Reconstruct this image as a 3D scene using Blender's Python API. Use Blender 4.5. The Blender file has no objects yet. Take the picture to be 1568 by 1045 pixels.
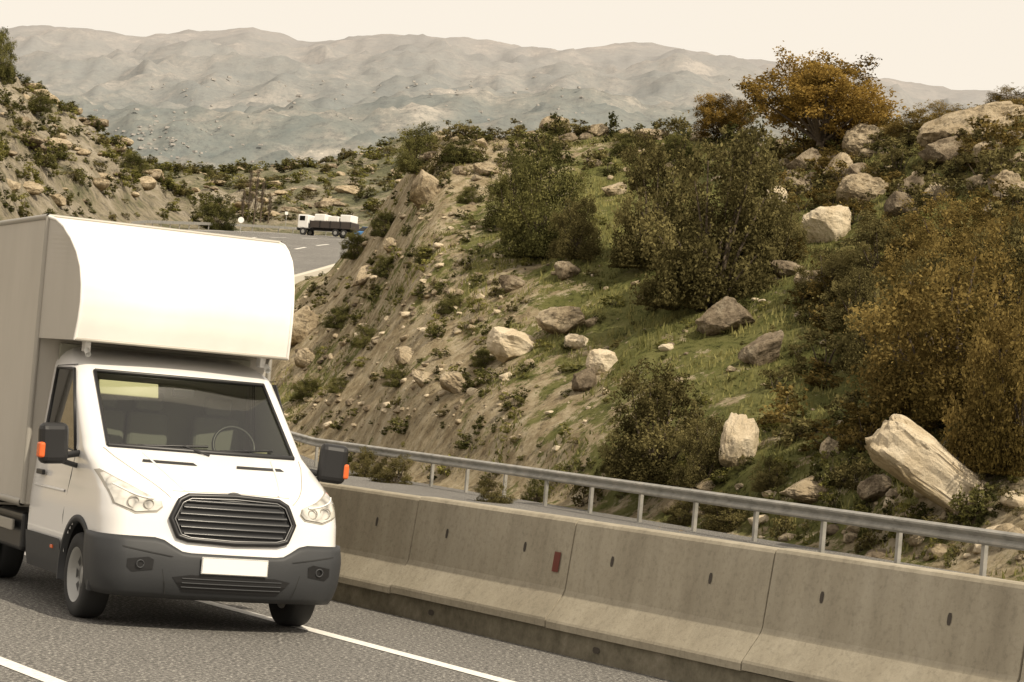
import bpy, bmesh, math, random
import numpy as np
from mathutils import Vector, Matrix
random.seed(7); rng=np.random.default_rng(11)
S=bpy.context.scene
S.view_settings.view_transform='Standard'; S.view_settings.look='None'; S.view_settings.exposure=0
# ---------------------------------------------------------------- camera
F=3702.0; CX,CY=784.,522.5; EYE=1.9
PITCH=math.atan(122.5/F); ROLL=math.radians(4.9)
cam=bpy.data.cameras.new("camera"); co=bpy.data.objects.new("camera",cam); S.collection.objects.link(co)
cam.sensor_width=36; cam.lens=F*36/1568; cam.clip_end=40000; cam.clip_start=.1
co.matrix_world=Matrix.Translation((0,0,EYE))@Matrix.Rotation(math.pi/2+PITCH,4,'X')@Matrix.Rotation(ROLL,4,'Z')
S.camera=co
sr,cr=math.sin(ROLL),math.cos(ROLL)
def derot(u,v):
    du,dv=u-CX,v-CY
    return du*cr+dv*sr, -du*sr+dv*cr
def elev(xp,v):
    return (122.5-((v-CY)-sr*xp)/cr)/F
# ---------------------------------------------------------------- noise
def hsh(ix,iy,sd):
    n=(ix.astype(np.int64)*374761393+iy.astype(np.int64)*668265263+sd*974634777)&0x7fffffff
    n=((n^(n>>13))*1274126177)&0x7fffffff
    n=n^(n>>16)
    return (n&0xffff)/65535.0
def vn(x,y,sd=0):
    x=np.asarray(x,float);y=np.asarray(y,float)
    ix=np.floor(x);iy=np.floor(y);fx=x-ix;fy=y-iy
    fx=fx*fx*(3-2*fx);fy=fy*fy*(3-2*fy)
    a=hsh(ix,iy,sd);b=hsh(ix+1,iy,sd);c=hsh(ix,iy+1,sd);d=hsh(ix+1,iy+1,sd)
    return (a+(b-a)*fx)*(1-fy)+(c+(d-c)*fx)*fy
def fbm(x,y,o=4,sd=0,ridge=False):
    s=0;a=1.;t=0
    for i in range(o):
        n=vn(x*2**i+i*17.3,y*2**i-i*9.1,sd+i)
        n=(1-np.abs(2*n-1)) if ridge else n
        s=s+a*n;t+=a;a*=.5
    return s/t
def sst(a,b,x):
    w=np.clip((x-a)/(b-a),0,1);return w*w*(3-2*w)
# ---------------------------------------------------------------- terrain height
def railD(t):
    r=(8.25-37.9*t)/max(.358+.934*t,.08); return 37.9+.934*r
cols=[]
def C(xp,Dc,vc=None,zc=None,z3=None,z4=13.,z5=25.,v6=None,z6=None):
    t=xp/F
    if zc is None: zc=EYE+elev(xp,vc)*Dc
    Db=min(railD(t)+1.6,Dc-12)
    if z3 is None: z3=zc*.85
    if z6 is None: z6=EYE+elev(xp,v6)*500 if v6 else 57.
    cols.append((t,Db,Dc,zc,z3,z4,z5,z6))
C(-4000,110,zc=12,z3=16,z4=30,z5=60,z6=80)
C(-1600,110,zc=8,z3=12,z4=25,z5=50,z6=65)
C(-900,110,zc=5,z3=8,z4=18,z5=42,z6=55)
C(-817,110,zc=4,z3=7,z4=16.5,z5=39.0,z6=56)
C(-690,110,zc=3.5,z3=6,z4=14,z5=33.0,z6=50)
C(-563,110,zc=3,z3=5.5,z4=12.5,z5=27.3,v6=282)
C(-450,110,zc=3,z3=5.5,z4=12,z5=23.4,v6=279)
C(-395,110,zc=4.5,z3=6,z4=12.2,z5=23.2,v6=272)
C(-351,110,vc=432,z4=12.2,z5=23.2,v6=264)
C(-292,108,vc=414,z4=12.2,z5=23.2,v6=252)
C(-238,105,vc=352,z4=12.2,z5=23.2,v6=239)
C(-195,103,vc=277,z5=24,v6=222)
C(-160,100,vc=228); C(-122,98,vc=206); C(-51,97,vc=212); C(27,98,vc=196); C(137,96,vc=206)
C(257,92,vc=212); C(366,88,vc=220); C(486,84,vc=218); C(585,80,vc=198); C(748,74,vc=156); C(950,70,vc=140); C(1600,64,zc=16); C(4000,60,zc=20)
cols=np.array(cols); TT=cols[:,0]
RX=np.array([-1500,-1100,-825,-690,-600,-440,-370,-240,-170,0,60,150,270,400,620,800,1100,2000])/F
RV=[.143,.141,.1445,.1465,.1460,.1540,.1505,.1560,.1555,.157,.157,.162,.160,.1565,.153,.155,.148,.14]
RV2=[.112,.108,.106,.106,.109,.113,.116,.118,.122,.122,.124,.124,.124,.122,.12,.12,.12,.12]
RE=[(30,-20),(24.4,-4),(8.6,38),(-2,64.6),(-7.4,79.5),(-13.5,96),(-17,115),(-17,140),(-14,170),(-11,200),(-7,235),(0,262),(16,281),(60,300)]
LE=[(14,-26),(12.1,-19.6),(-11.1,18.9),(-21,45),(-28,75),(-33,98),(-35,120),(-36,145),(-36,175),(-36,205),(-35,245),(-25,290),(6,307),(54,326)]
def zroad(y): return np.interp(y,[0,75,95,120,150,180,235,300,400],[0,0,1.2,4.2,8.2,12.0,17.6,23.0,31])
def hgt(x,y,detail=True):
    x=np.asarray(x,float);y=np.asarray(y,float)
    yy=np.maximum(y,20.);t=x/yy
    g=[np.interp(t,TT,cols[:,i]) for i in range(1,8)]
    Db,Dc,zc,z3,z4,z5,z6=g
    e1=np.interp(t,RX,RV);e2=np.interp(t,RX,RV2)
    one=np.ones_like(t)
    K=[(Db,.1*one),(Db*.45+Dc*.55,zc*.58),(Dc,zc),(Dc+16,z3),(180*one,z4),(300*one,z5),(500*one,z6),(900*one,z6*.3),(3000*one,.075*3000*one),(4800*one,e2*4800),(5900*one,e2*5900*.985),(9000*one,EYE+e1*9000),(13000*one,700*one)]
    z=K[0][1].copy()
    for i in range(len(K)-1):
        w=np.clip((yy-K[i][0])/(K[i+1][0]-K[i][0]),0,1)
        if i in(2,5,6): w=w*w*(3-2*w)
        z=z+(K[i+1][1]-K[i][1])*w
    n1=fbm(x*.09,y*.09,3,3)-.5; n2=fbm(x*.55,y*.55,4,9)-.5; n3=fbm(x*.22+7,y*.22,3,21)-.5
    amp=sst(0,12,yy-Db)*(1-sst(500,900,y))
    amp=amp*(.35+.65*(1-np.exp(-((yy-Dc)/10)**2)))
    z=z+amp*(n1*1.6+n2*1.0+n3*1.3)
    mid=sst(150,320,y)*(1-sst(800,1200,y))
    z=z+mid*((fbm(x*.03,y*.03,4,31)-.5)*4+n3*1.5)
    lh=sst(-30,-42,x)*sst(130,170,y)*(1-sst(380,450,y));z=z+lh*((fbm(x*.13,y*.13,5,33,True)-.6)*4.5+(fbm(x*.5,y*.5,3,35,True)-.6)*1.6)
    far=sst(1500,4000,y); rg=fbm(x*.0013+3,y*.0013,4,41,True)-.6; rg2=fbm(x*.005,y*.005,4,47,True)-.62
    nr_=np.exp(-((y-9000)/700)**2)
    z=z+far*(rg*200*(1-.85*nr_)+rg2*110*(1-.6*nr_))
    xr=np.interp(y,[p[1] for p in RE],[p[0] for p in RE]);xl=np.interp(y,[p[1] for p in LE],[p[0] for p in LE])
    soft=np.where(y<85,1.6,6.)
    m=sst(0,1,1-(np.maximum(x-xr-.8,0))/soft)*sst(0,1,1-(np.maximum(xl-.8-x,0))/8.)*(1-sst(285,310,y))
    return z*(1-m)+(zroad(y)-.08)*m
def pixel_ground(u,v,d0=30.,d1=700.,st=1.):
    """ground point where the camera ray through an image pixel meets the terrain"""
    xp,yp=derot(u,v); sp,cp=math.sin(PITCH),math.cos(PITCH)
    d=np.array([xp,F*cp+yp*sp,F*sp-yp*cp]); d=d/d[1]
    ys=np.concatenate([np.arange(d0,130,.15),np.arange(max(130,d0),d1,st)])
    zz=EYE+d[2]*ys; hh=hgt(d[0]*ys,ys)
    k=np.argmax(hh>zz)
    if not (hh>zz).any(): k=np.argmin(zz-hh)
    y=ys[k];return Vector((d[0]*y,y,float(hh[k])))
# ---------------------------------------------------------------- material helpers
def mat(name,base=(.5,.5,.5),rough=.6,metal=0,coat=0,spec=.5):
    m=bpy.data.materials.new(name);m.use_nodes=True
    b=m.node_tree.nodes["Principled BSDF"];b.inputs["Base Color"].default_value=(*base,1);b.inputs["Roughness"].default_value=rough
    b.inputs["Metallic"].default_value=metal;b.inputs["Coat Weight"].default_value=coat;b.inputs["Specular IOR Level"].default_value=spec
    return m,m.node_tree,b
class NT:
    def __init__(s,nt): s.nt=nt;s.geo=nt.nodes.new("ShaderNodeNewGeometry");s.tc=nt.nodes.new("ShaderNodeTexCoord")
    def link(s,a,b): s.nt.links.new(a,b)
    def noise(s,scale,det=6,rough=.6,vec=None,dist=0):
        n=s.nt.nodes.new("ShaderNodeTexNoise");n.inputs["Scale"].default_value=scale;n.inputs["Detail"].default_value=det;n.inputs["Roughness"].default_value=rough;n.inputs["Distortion"].default_value=dist
        s.link(vec or s.geo.outputs["Position"],n.inputs["Vector"]);return n.outputs["Fac"]
    def vor(s,scale,vec=None,feat='F1'):
        n=s.nt.nodes.new("ShaderNodeTexVoronoi");n.feature=feat;n.inputs["Scale"].default_value=scale
        s.link(vec or s.geo.outputs["Position"],n.inputs["Vector"]);return n.outputs["Distance"]
    def ramp(s,fac,stops):
        r=s.nt.nodes.new("ShaderNodeValToRGB");e=r.color_ramp.elements
        while len(e)<len(stops): e.new(.5)
        for i,(p,c) in enumerate(stops):
            e[i].position=p; e[i].color=(*c,1) if isinstance(c,tuple) else (c,c,c,1)
        s.link(fac,r.inputs["Fac"]);return r.outputs["Color"]
    def mix(s,f,a,b,mode='MIX'):
        n=s.nt.nodes.new("ShaderNodeMix");n.data_type='RGBA';n.blend_type=mode
        for val,sock in((f,n.inputs[0]),(a,n.inputs[6]),(b,n.inputs[7])):
            if isinstance(val,(int,float)): sock.default_value=val
            elif isinstance(val,tuple): sock.default_value=(*val,1)
            else: s.link(val,sock)
        return n.outputs[2]
    def math(s,op,a,b):
        n=s.nt.nodes.new("ShaderNodeMath");n.operation=op
        for i,val in enumerate((a,b)):
            if isinstance(val,(int,float)): n.inputs[i].default_value=val
            else: s.link(val,n.inputs[i])
        return n.outputs[0]
    def attr(s,name):
        n=s.nt.nodes.new("ShaderNodeAttribute");n.attribute_name=name;return n.outputs["Fac"]
    def bump(s,h,bsdf,st=.5,dist=.1):
        n=s.nt.nodes.new("ShaderNodeBump");n.inputs["Strength"].default_value=st;n.inputs["Distance"].default_value=dist
        s.link(h,n.inputs["Height"]);s.link(n.outputs[0],bsdf.inputs["Normal"])
    def scaled(s,v):
        n=s.nt.nodes.new("ShaderNodeMapping");n.inputs["Scale"].default_value=v;s.link(s.geo.outputs["Position"],n.inputs["Vector"]);return n.outputs[0]
# hill ground
M_hill,nt,b=mat("hill_soil_grass",rough=.95,spec=.1);N=NT(nt)
soilc=N.ramp(N.noise(1.5,9,.76),[(.3,(.22,.165,.095)),(.44,(.38,.305,.19)),(.56,(.53,.445,.30)),(.68,(.66,.58,.43))])
grassc=N.ramp(N.noise(.9,9,.8),[(.30,(.075,.078,.026)),(.45,(.145,.152,.048)),(.58,(.22,.215,.08)),(.70,(.33,.29,.15))])
f=N.math('ADD',N.attr("soil"),N.math('MULTIPLY',N.math('SUBTRACT',N.noise(.7,10,.8),.5),2.8))
ff=N.ramp(f,[(.44,0.),(.56,1.)])
c=N.mix(ff,grassc,soilc)
dk=N.ramp(N.noise(3.6,7,.8),[(.38,.45),(.46,1.)])
c=N.mix(1.,c,dk,'MULTIPLY')
N.link(c,b.inputs["Base Color"]);N.bump(N.noise(2.2,9,.8),b,1.,.3)
# mid ground
M_mid,nt,b=mat("far_scrubland",rough=.95,spec=.1);N=NT(nt)
f0=N.math('ADD',N.math('MULTIPLY',N.noise(.16,9,.78),.85),N.math('MULTIPLY',N.attr("soil"),.10))
f=N.ramp(f0,[(.34,(.11,.115,.045)),(.42,(.19,.185,.085)),(.49,(.36,.305,.20)),(.60,(.56,.485,.365))])
g=N.ramp(N.noise(.8,8,.8),[(.4,.42),(.5,1.)])
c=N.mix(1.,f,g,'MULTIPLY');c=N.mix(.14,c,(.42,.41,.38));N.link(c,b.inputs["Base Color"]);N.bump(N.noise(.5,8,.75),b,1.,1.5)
# mountains
M_mtn,nt,b=mat("hazy_mountains",rough=1,spec=0.);N=NT(nt)
v=N.scaled((1,.6,1.5))
f=N.ramp(N.noise(.0035,11,.78,v),[(.38,(.09,.11,.10)),(.5,(.15,.155,.13)),(.57,(.24,.22,.18)),(.64,(.44,.39,.32))])
g=N.ramp(N.noise(.035,10,.88,v),[(.41,.45),(.49,1.0),(.58,1.1),(.63,2.0)])
c=N.mix(1.,f,g,'MULTIPLY')
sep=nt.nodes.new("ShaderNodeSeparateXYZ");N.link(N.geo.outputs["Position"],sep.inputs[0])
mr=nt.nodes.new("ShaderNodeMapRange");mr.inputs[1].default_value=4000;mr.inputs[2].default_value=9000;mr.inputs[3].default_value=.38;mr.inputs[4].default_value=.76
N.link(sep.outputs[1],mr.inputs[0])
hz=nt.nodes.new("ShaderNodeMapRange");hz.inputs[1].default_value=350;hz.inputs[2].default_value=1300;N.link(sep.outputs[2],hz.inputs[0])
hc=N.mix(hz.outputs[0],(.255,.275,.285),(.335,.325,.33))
c=N.mix(mr.outputs[0],c,hc);N.link(c,b.inputs["Base Color"])  # distance haze painted into the base colour, stronger farther back
# ---------------------------------------------------------------- terrain mesh
ys=np.concatenate([np.arange(-28,36,4),np.arange(36,118,.40),118*np.power(500/118,np.linspace(0,1,130)),500*np.power(13000/500,np.linspace(0.01,1,280))])
cs=np.concatenate([-np.power(np.linspace(1,0,40),1.6)*1.2-.235,np.arange(-.232,.262,.0019),np.power(np.linspace(0,1,40),1.6)*1.2+.265])
Y,Cc=np.meshgrid(ys,cs,indexing='ij');X=Cc*(Y+30.)
Z=hgt(X,Y)
nr,nc=Y.shape
me=bpy.data.meshes.new("terrain")
V=np.stack([X,Y,Z],-1).reshape(-1,3)
i=np.arange((nr-1)*nc).reshape(nr-1,nc)[:,:-1].ravel()
FA=np.stack([i,i+1,i+1+nc,i+nc],-1)
def npmesh(me,V,FA):
    n=FA.shape[1]
    me.vertices.add(len(V));me.vertices.foreach_set("co",V.astype(np.float32).ravel())
    me.loops.add(FA.size);me.loops.foreach_set("vertex_index",FA.astype(np.int32).ravel())
    me.polygons.add(len(FA));me.polygons.foreach_set("loop_start",np.arange(0,FA.size,n,dtype=np.int32));me.polygons.foreach_set("loop_total",np.full(len(FA),n,np.int32))
    me.update(calc_edges=True)
npmesh(me,V,FA)
def soilmask(x,y):
    a=sst(4.,-3.,x+ (y-75)*.02)*.46
    t=x/np.maximum(y,20)
    low=sst(14,3,y-np.interp(t,TT,cols[:,1]))*.2
    s=.17+a+low+ (fbm(x*.12,y*.12,3,77)-.5)*.55+ sst(.13,.2,t)*.18+sst(10.5,13,hgt(x,y))*.25
    return np.where(y>128,sst(-25,-45,x)*1.*(y<400),s)
at=me.attributes.new("soil",'FLOAT','POINT');at.data.foreach_set("value",soilmask(V[:,0],V[:,1]).astype(np.float32))
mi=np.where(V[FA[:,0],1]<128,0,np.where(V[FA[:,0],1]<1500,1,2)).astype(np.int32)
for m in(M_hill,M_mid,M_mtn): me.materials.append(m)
me.polygons.foreach_set("material_index",mi);me.polygons.foreach_set("use_smooth",np.ones(len(FA),bool))
to=bpy.data.objects.new("terrain",me);S.collection.objects.link(to)
# ---------------------------------------------------------------- generic mesh builders
def addobj(name,me,parent=None,loc=None):
    o=bpy.data.objects.new(name,me);S.collection.objects.link(o)
    if parent: o.parent=parent
    if loc is not None:o.location=loc
    return o
def empty(name,loc=(0,0,0),rz=0):
    o=bpy.data.objects.new(name,None);S.collection.objects.link(o);o.location=loc;o.rotation_euler=(0,0,rz);return o
def pymesh(name,V,Fs,mats,mi=None,smooth=False):
    me=bpy.data.meshes.new(name);me.from_pydata([tuple(v) for v in V],[],Fs);
    for m in(mats if isinstance(mats,list) else [mats]): me.materials.append(m)
    if mi: me.polygons.foreach_set("material_index",mi)
    if smooth: me.polygons.foreach_set("use_smooth",[True]*len(me.polygons))
    me.update();return me
def ribbon(L,R,zf,off,sub=1):
    V=[];Fs=[]
    for a,bb in zip(L,R):
        for k in range(sub+1):
            w=k/sub;x=a[0]*(1-w)+bb[0]*w;y=a[1]*(1-w)+bb[1]*w
            V.append((x,y,float(zf(y))+off))
    n=sub+1
    for i in range(len(L)-1):
        for k in range(sub): Fs.append((i*n+k,i*n+k+1,(i+1)*n+k+1,(i+1)*n+k))
    return V,Fs
def dens(P,n=12):
    P=[Vector((p[0],p[1],0)) for p in P];out=[]
    for i in range(len(P)-1):
        p0=P[max(i-1,0)];p1=P[i];p2=P[i+1];p3=P[min(i+2,len(P)-1)]
        for k in range(n):
            t=k/n
            out.append(.5*((2*p1)+(p2-p0)*t+(2*p0-5*p1+4*p2-p3)*t*t+(3*p1-p0-3*p2+p3)*t**3))
    out.append(P[-1]);return out
def boxv(VV,FF,c,ax,ay,az,sx,sy,sz):
    k=len(VV)
    for dx in(-1,1):
        for dy in(-1,1):
            for dz in(-1,1):
                p=c+ax*(dx*sx/2)+ay*(dy*sy/2)+az*(dz*sz/2);VV.append(tuple(p))
    for q in((0,1,3,2),(4,6,7,5),(0,4,5,1),(2,3,7,6),(0,2,6,4),(1,5,7,3)): FF.append(tuple(k+i for i in q))
UZ=Vector((0,0,1))
# asphalt
M_asph,nt,b=mat("asphalt",rough=.85,spec=.3);N=NT(nt)
a1=N.ramp(N.noise(30,6,.82),[(.38,(.045,.043,.04)),(.46,(.10,.096,.09)),(.54,(.17,.163,.15)),(.60,(.50,.48,.44))])
a2=N.ramp(N.noise(.35,7,.7,N.scaled((1,.5,1))),[(.3,.82),(.7,1.15)])
c=N.mix(1.,a1,a2,'MULTIPLY');N.link(c,b.inputs["Base Color"]);N.bump(N.noise(60,4,.7),b,.7,.012)
Ld,Rd=dens(LE[1:]),dens([(p[0]+(.6 if p[1]<100 else 0),p[1]) for p in RE[1:]])
V_,F_=ribbon(Ld,Rd,zroad,0.0,6)
addobj("road",pymesh("road",V_,F_,M_asph,smooth=True))
M_line,nt,b=mat("road_paint",rough=.7);N=NT(nt)
N.link(N.ramp(N.noise(18,6,.7),[(.3,(.5,.48,.44)),(.5,(.8,.78,.73))]),b.inputs["Base Color"])
BD=Vector((.515,-.857,0)).normalized();BN=Vector((-.857,-.515,0)).normalized();B0=Vector((-1.66,24.6,0))
def bar_pt(s,off=0.):
    if s>=-6: p=B0+BD*s;n=BN
    else:
        p=B0+BD*(-6);a=math.atan2(.515,.857);steps=max(1,int((-6-s)/.5));ds=(-6-s)/steps
        for i in range(steps):
            a=max(math.radians(17),a-ds*math.radians(.32));p=p+Vector((-math.sin(a),math.cos(a),0))*ds
        n=Vector((-math.cos(a),-math.sin(a),0))
    return p+n*off
def linestrip(off,w,s0,s1,z=.005):
    ss=np.arange(s0,s1+.1,2.);L=[bar_pt(s,off+w/2) for s in ss];R=[bar_pt(s,off-w/2) for s in ss]
    return ribbon(L,R,zroad,z)
VV=[];FF=[]
for off,w in((1.97,.16),(5.62,.16),(9.3,.16)):
    v,f=linestrip(off,w,-52,34)
    FF+=[tuple(i+len(VV) for i in q) for q in f];VV+=v
for wl,dash in((.06,False),(.36,True),(.62,True),(.94,False)):
    pts=[(Ld[i]*(1-wl)+Rd[i]*wl) for i in range(len(Ld))]
    for i in range(60,len(pts)-1):
        if dash and i%4>1: continue
        a,bb=pts[i],pts[i+1];d=(bb-a).normalized();n=Vector((-d.y,d.x,0))*.14
        k=len(VV)
        for p in(a-n,a+n,bb+n,bb-n): VV.append((p.x,p.y,float(zroad(p.y))+.02))
        FF.append((k,k+1,k+2,k+3))
addobj("road_markings",pymesh("road_markings",VV,FF,M_line))
# ---------------------------------------------------------------- concrete barrier
M_con,nt,b=mat("barrier_concrete",rough=.9,spec=.2);N=NT(nt)
c=N.ramp(N.noise(1.3,8,.7,N.scaled((1,1,.35))),[(.3,(.28,.247,.187)),(.5,(.355,.318,.245)),(.7,(.43,.39,.31))])
g=N.ramp(N.noise(22,5,.7),[(.32,.8),(.5,1.)]);c=N.mix(1.,c,g,'MULTIPLY')
st=N.ramp(N.noise(5.,4,.6,N.scaled((1,1,.06))),[(.35,.84),(.55,1.03)]);c=N.mix(.5,c,st,'MULTIPLY')
N.link(c,b.inputs["Base Color"]);N.bump(N.noise(30,5,.7),b,.3,.015)
M_dark,_,_=mat("dark_recess",(.06,.05,.04),.9)
M_red,_,_=mat("reflector_red",(.13,.025,.015),.4)
M_mould,nt,b=mat("plinth_concrete",rough=.95,spec=.1);N=NT(nt)
N.link(N.ramp(N.noise(4,8,.75),[(.3,(.10,.09,.065)),(.55,(.20,.18,.135)),(.7,(.28,.25,.20))]),b.inputs["Base Color"])
VV=[];FF=[];MM=[]
prof=[(.335,.20),(.335,.255),(.325,.275),(.185,.475),(.165,.52),(.105,1.085),(.09,1.11),(.07,1.12)]
prof=prof+[(-a,z) for a,z in reversed(prof)]
def sweep(s0,s1,prof,mi,z0=0,n=2):
    k=len(VV)
    for i in range(n+1):
        s=s0+(s1-s0)*i/n
        for a,z in prof:
            p=bar_pt(s,a);VV.append((p.x,p.y,z+z0+float(zroad(p.y))))
    m=len(prof)
    for i in range(n):
        for j in range(m):
            FF.append((k+i*m+j,k+i*m+(j+1)%m,k+(i+1)*m+(j+1)%m,k+(i+1)*m+j));MM.append(mi)
    FF.append(tuple(k+j for j in reversed(range(m))));MM.append(mi);FF.append(tuple(k+n*m+j for j in range(m)));MM.append(mi)
L=2.76;s=1.95-L*18
jr=random.Random(3)
while s<26:
    sweep(s+.009,s+L-.009,[(a+jr.uniform(-.003,.003),z) for a,z in prof],0,jr.uniform(-.008,.008),3)
    s+=L
sweep(-50,26,[(.295,-.02),(.29,.195),(-.29,.195),(-.295,-.02)],1,0,38)
def decal(s,z,w,h,mi,pr=.003,rect=False):
    k=len(VV)
    sh=((-w/2,-h/2),(w/2,-h/2),(w/2,h/2),(-w/2,h/2)) if rect else ((-w/2,-h/4),(-w*.3,-h/2),(w*.3,-h/2),(w/2,-h/4),(w/2,h/4),(w*.3,h/2),(-w*.3,h/2),(-w/2,h/4))
    for ds,dz in sh:
        zz=z+dz; aa=(np.interp(zz,[.52,1.085],[.165,.105]) if z>.5 else (.294 if z<.2 else .335))+pr
        p=bar_pt(s+ds,float(aa));VV.append((p.x,p.y,zz))
    FF.append(tuple(range(k,k+len(sh))));MM.append(mi)
s=1.95-L*3
while s<24:
    for q in(.23,.73): decal(s+L*q,.82,.042,.085,2,.004)
    decal(s+.75,.10,.10,.05,2,.004)
    s+=L
decal(4.52,.74,.10,.17,3,.012,True)
addobj("concrete_barrier",pymesh("concrete_barrier",VV,FF,[M_con,M_mould,M_dark,M_red],MM))
# parapet by the far bend
VV=[];FF=[]
pp=[p for p in Rd if 112<p.y<205]
for a,bb in zip(pp[:-1],pp[1:]):
    d=(bb-a).normalized();n=Vector((-d.y,d.x,0));k=len(VV)
    for p in(a,bb):
        for o_,z in((-.4,0),(-.2,.85),(.25,.85),(.4,0)):
            q=p-n*(o_+.5);VV.append((q.x,q.y,z+float(zroad(p.y))))
    for j in range(3): FF.append((k+j,k+j+1,k+j+5,k+j+4))
M_par,_,_=mat("parapet_concrete",(.55,.51,.43),.9)
addobj("concrete_parapet",pymesh("concrete_parapet",VV,FF,M_par))
# ---------------------------------------------------------------- guard rail
M_rail,nt,b=mat("galvanised_steel",(.36,.35,.33),.5,.45);N=NT(nt)
N.link(N.ramp(N.noise(2.5,6,.7),[(.3,(.24,.235,.21)),(.55,(.38,.37,.34)),(.72,(.46,.43,.38))]),b.inputs["Base Color"])
VV=[];FF=[]
wp=[(0,.155),(.025,.15),(.05,.135),(.085,.11),(.085,.075),(.035,.03),(.01,0),(.035,-.03),(.085,-.075),(.085,-.11),(.05,-.135),(.025,-.15),(0,-.155)]
RR0=Vector((8.25,37.9,0));RRd=Vector((-.358,.934,0)).normalized();RRn=Vector((-RRd.y,RRd.x,0))
def rail_pt(r): return RR0+RRd*r
zt=lambda r: .70+.0012*r
rs=np.arange(-34,62,2.7)
for i,r in enumerate(rs):
    for a,z in wp:
        p=rail_pt(r)+RRn*(a+.06);VV.append((p.x,p.y,z*.85+float(zt(r))+float(zroad(p.y))))
m=len(wp)
for i in range(len(rs)-1):
    for j in range(m-1): FF.append((i*m+j,i*m+j+1,(i+1)*m+j+1,(i+1)*m+j))
for r in rs:
    p=rail_pt(r);z=float(zroad(p.y));top=float(zt(r))+.08
    boxv(VV,FF,p+UZ*(z+top/2-.15),RRd,RRn,UZ,.10,.07,top+.3)
    boxv(VV,FF,p+RRn*.05+UZ*(z+float(zt(r))),RRd,RRn,UZ,.08,.05,.14)
    for dz in(-.08,.08): boxv(VV,FF,p+RRn*.142+UZ*(z+float(zt(r))+dz),RRd,RRn,UZ,.05,.02,.04)
addobj("guard_rail",pymesh("guard_rail",VV,FF,M_rail))
VV=[];FF=[];pp=[p for p in Ld if p.y>225]
for a,bb in zip(pp[:-1],pp[1:]):
    d=(bb-a).normalized();n=Vector((-d.y,d.x,0));a=a+n*.5;bb=bb+n*.5;za,zb=float(zroad(a.y)),float(zroad(bb.y))
    c=(a+bb)/2+UZ*((za+zb)/2+.62);dd=(bb+UZ*zb-a-UZ*za);boxv(VV,FF,c,dd.normalized(),n,UZ,dd.length,.06,.3);boxv(VV,FF,a+n*.1+UZ*(za+.3),d,n,UZ,.1,.1,.8)
addobj("guard_rail",pymesh("far_guard_rail",VV,FF,M_rail))
# ---------------------------------------------------------------- rocks
def rockmat(name,stops,gs,amt,bd):
    m,nt,b=mat(name,rough=.95,spec=.1);N=NT(nt)
    c=N.ramp(N.noise(1.3,8,.75),stops);g=N.ramp(N.noise(4.5,8,.8),gs);c=N.mix(amt,c,g,'MULTIPLY')
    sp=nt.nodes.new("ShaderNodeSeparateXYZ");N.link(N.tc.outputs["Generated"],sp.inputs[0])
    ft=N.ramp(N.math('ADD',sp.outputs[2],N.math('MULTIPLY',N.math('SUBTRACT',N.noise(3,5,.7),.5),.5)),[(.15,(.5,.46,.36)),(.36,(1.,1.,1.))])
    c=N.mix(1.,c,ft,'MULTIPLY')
    N.link(c,b.inputs["Base Color"]);N.bump(N.noise(5,8,.75),b,1.,bd);return m
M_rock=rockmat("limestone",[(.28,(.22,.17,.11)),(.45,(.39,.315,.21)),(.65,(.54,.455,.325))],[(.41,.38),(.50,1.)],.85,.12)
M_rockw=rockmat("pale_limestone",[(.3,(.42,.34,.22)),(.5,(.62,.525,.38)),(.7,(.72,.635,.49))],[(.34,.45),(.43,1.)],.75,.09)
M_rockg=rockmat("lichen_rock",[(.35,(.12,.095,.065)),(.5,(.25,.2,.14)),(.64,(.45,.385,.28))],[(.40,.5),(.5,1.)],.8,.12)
def rockmesh(name,seed,m,sub=4,box=False):
    r=random.Random(seed);bm=bmesh.new();bmesh.ops.create_icosphere(bm,subdivisions=sub,radius=.5)
    pl=[]
    for i in range(13):
        n=Vector((r.gauss(0,1),r.gauss(0,1),r.gauss(0,1))).normalized();pl.append((n,r.uniform(.27,.42)))
    P=np.array([v.co[:] for v in bm.verts])
    if box: P=np.sign(P)*np.abs(P/.5)**.5*.5;P[:,2]*=(1-.35*(P[:,0]+.5))
    else:
        for n,d in pl:
            nn=np.array(n);q=P@nn-d;P=P-np.outer(np.maximum(q,0),nn)*.93
    nz=(fbm(P[:,0]*5+seed,P[:,1]*5+P[:,2]*4,4,seed)-.5);nz2=(fbm(P[:,2]*9+seed,P[:,1]*9-P[:,0]*7,4,seed+5,True)-.6)
    P=P*(1+.26*nz+.13*nz2)[:,None]
    P=(P-(P.max(0)+P.min(0))/2)/(P.max(0)-P.min(0))
    for v,p in zip(bm.verts,P): v.co=p
    me=bpy.data.meshes.new(name);bm.to_mesh(me);bm.free();me.materials.append(m)
    return me
RK=[rockmesh("boulder_mesh",i,M_rock,5) for i in range(5)]
RKW=[rockmesh("pale_boulder_mesh",i+20,M_rockw,5) for i in range(3)]
RKG=[rockmesh("lichen_boulder_mesh",i+40,M_rockg,5) for i in range(3)]
def rock(u,v,w,h,kind=0,tilt=0,name="boulder",dmin=30.,sink=.4):
    g=pixel_ground(u,v,dmin);sc=g.y/F
    me=random.Random(int(u*3+v)).choice([RK,RKW,RKG][kind]);W=w*sc;H=h*sc
    o=addobj(name,me,None,g+Vector((0,W*.15,H*.5-H*sink*.5)));o.scale=(W,W*.8,H*(1+sink*.4))
    o.rotation_euler=(0,tilt,random.Random(int(u)).uniform(-.5,.5));return o
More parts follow.
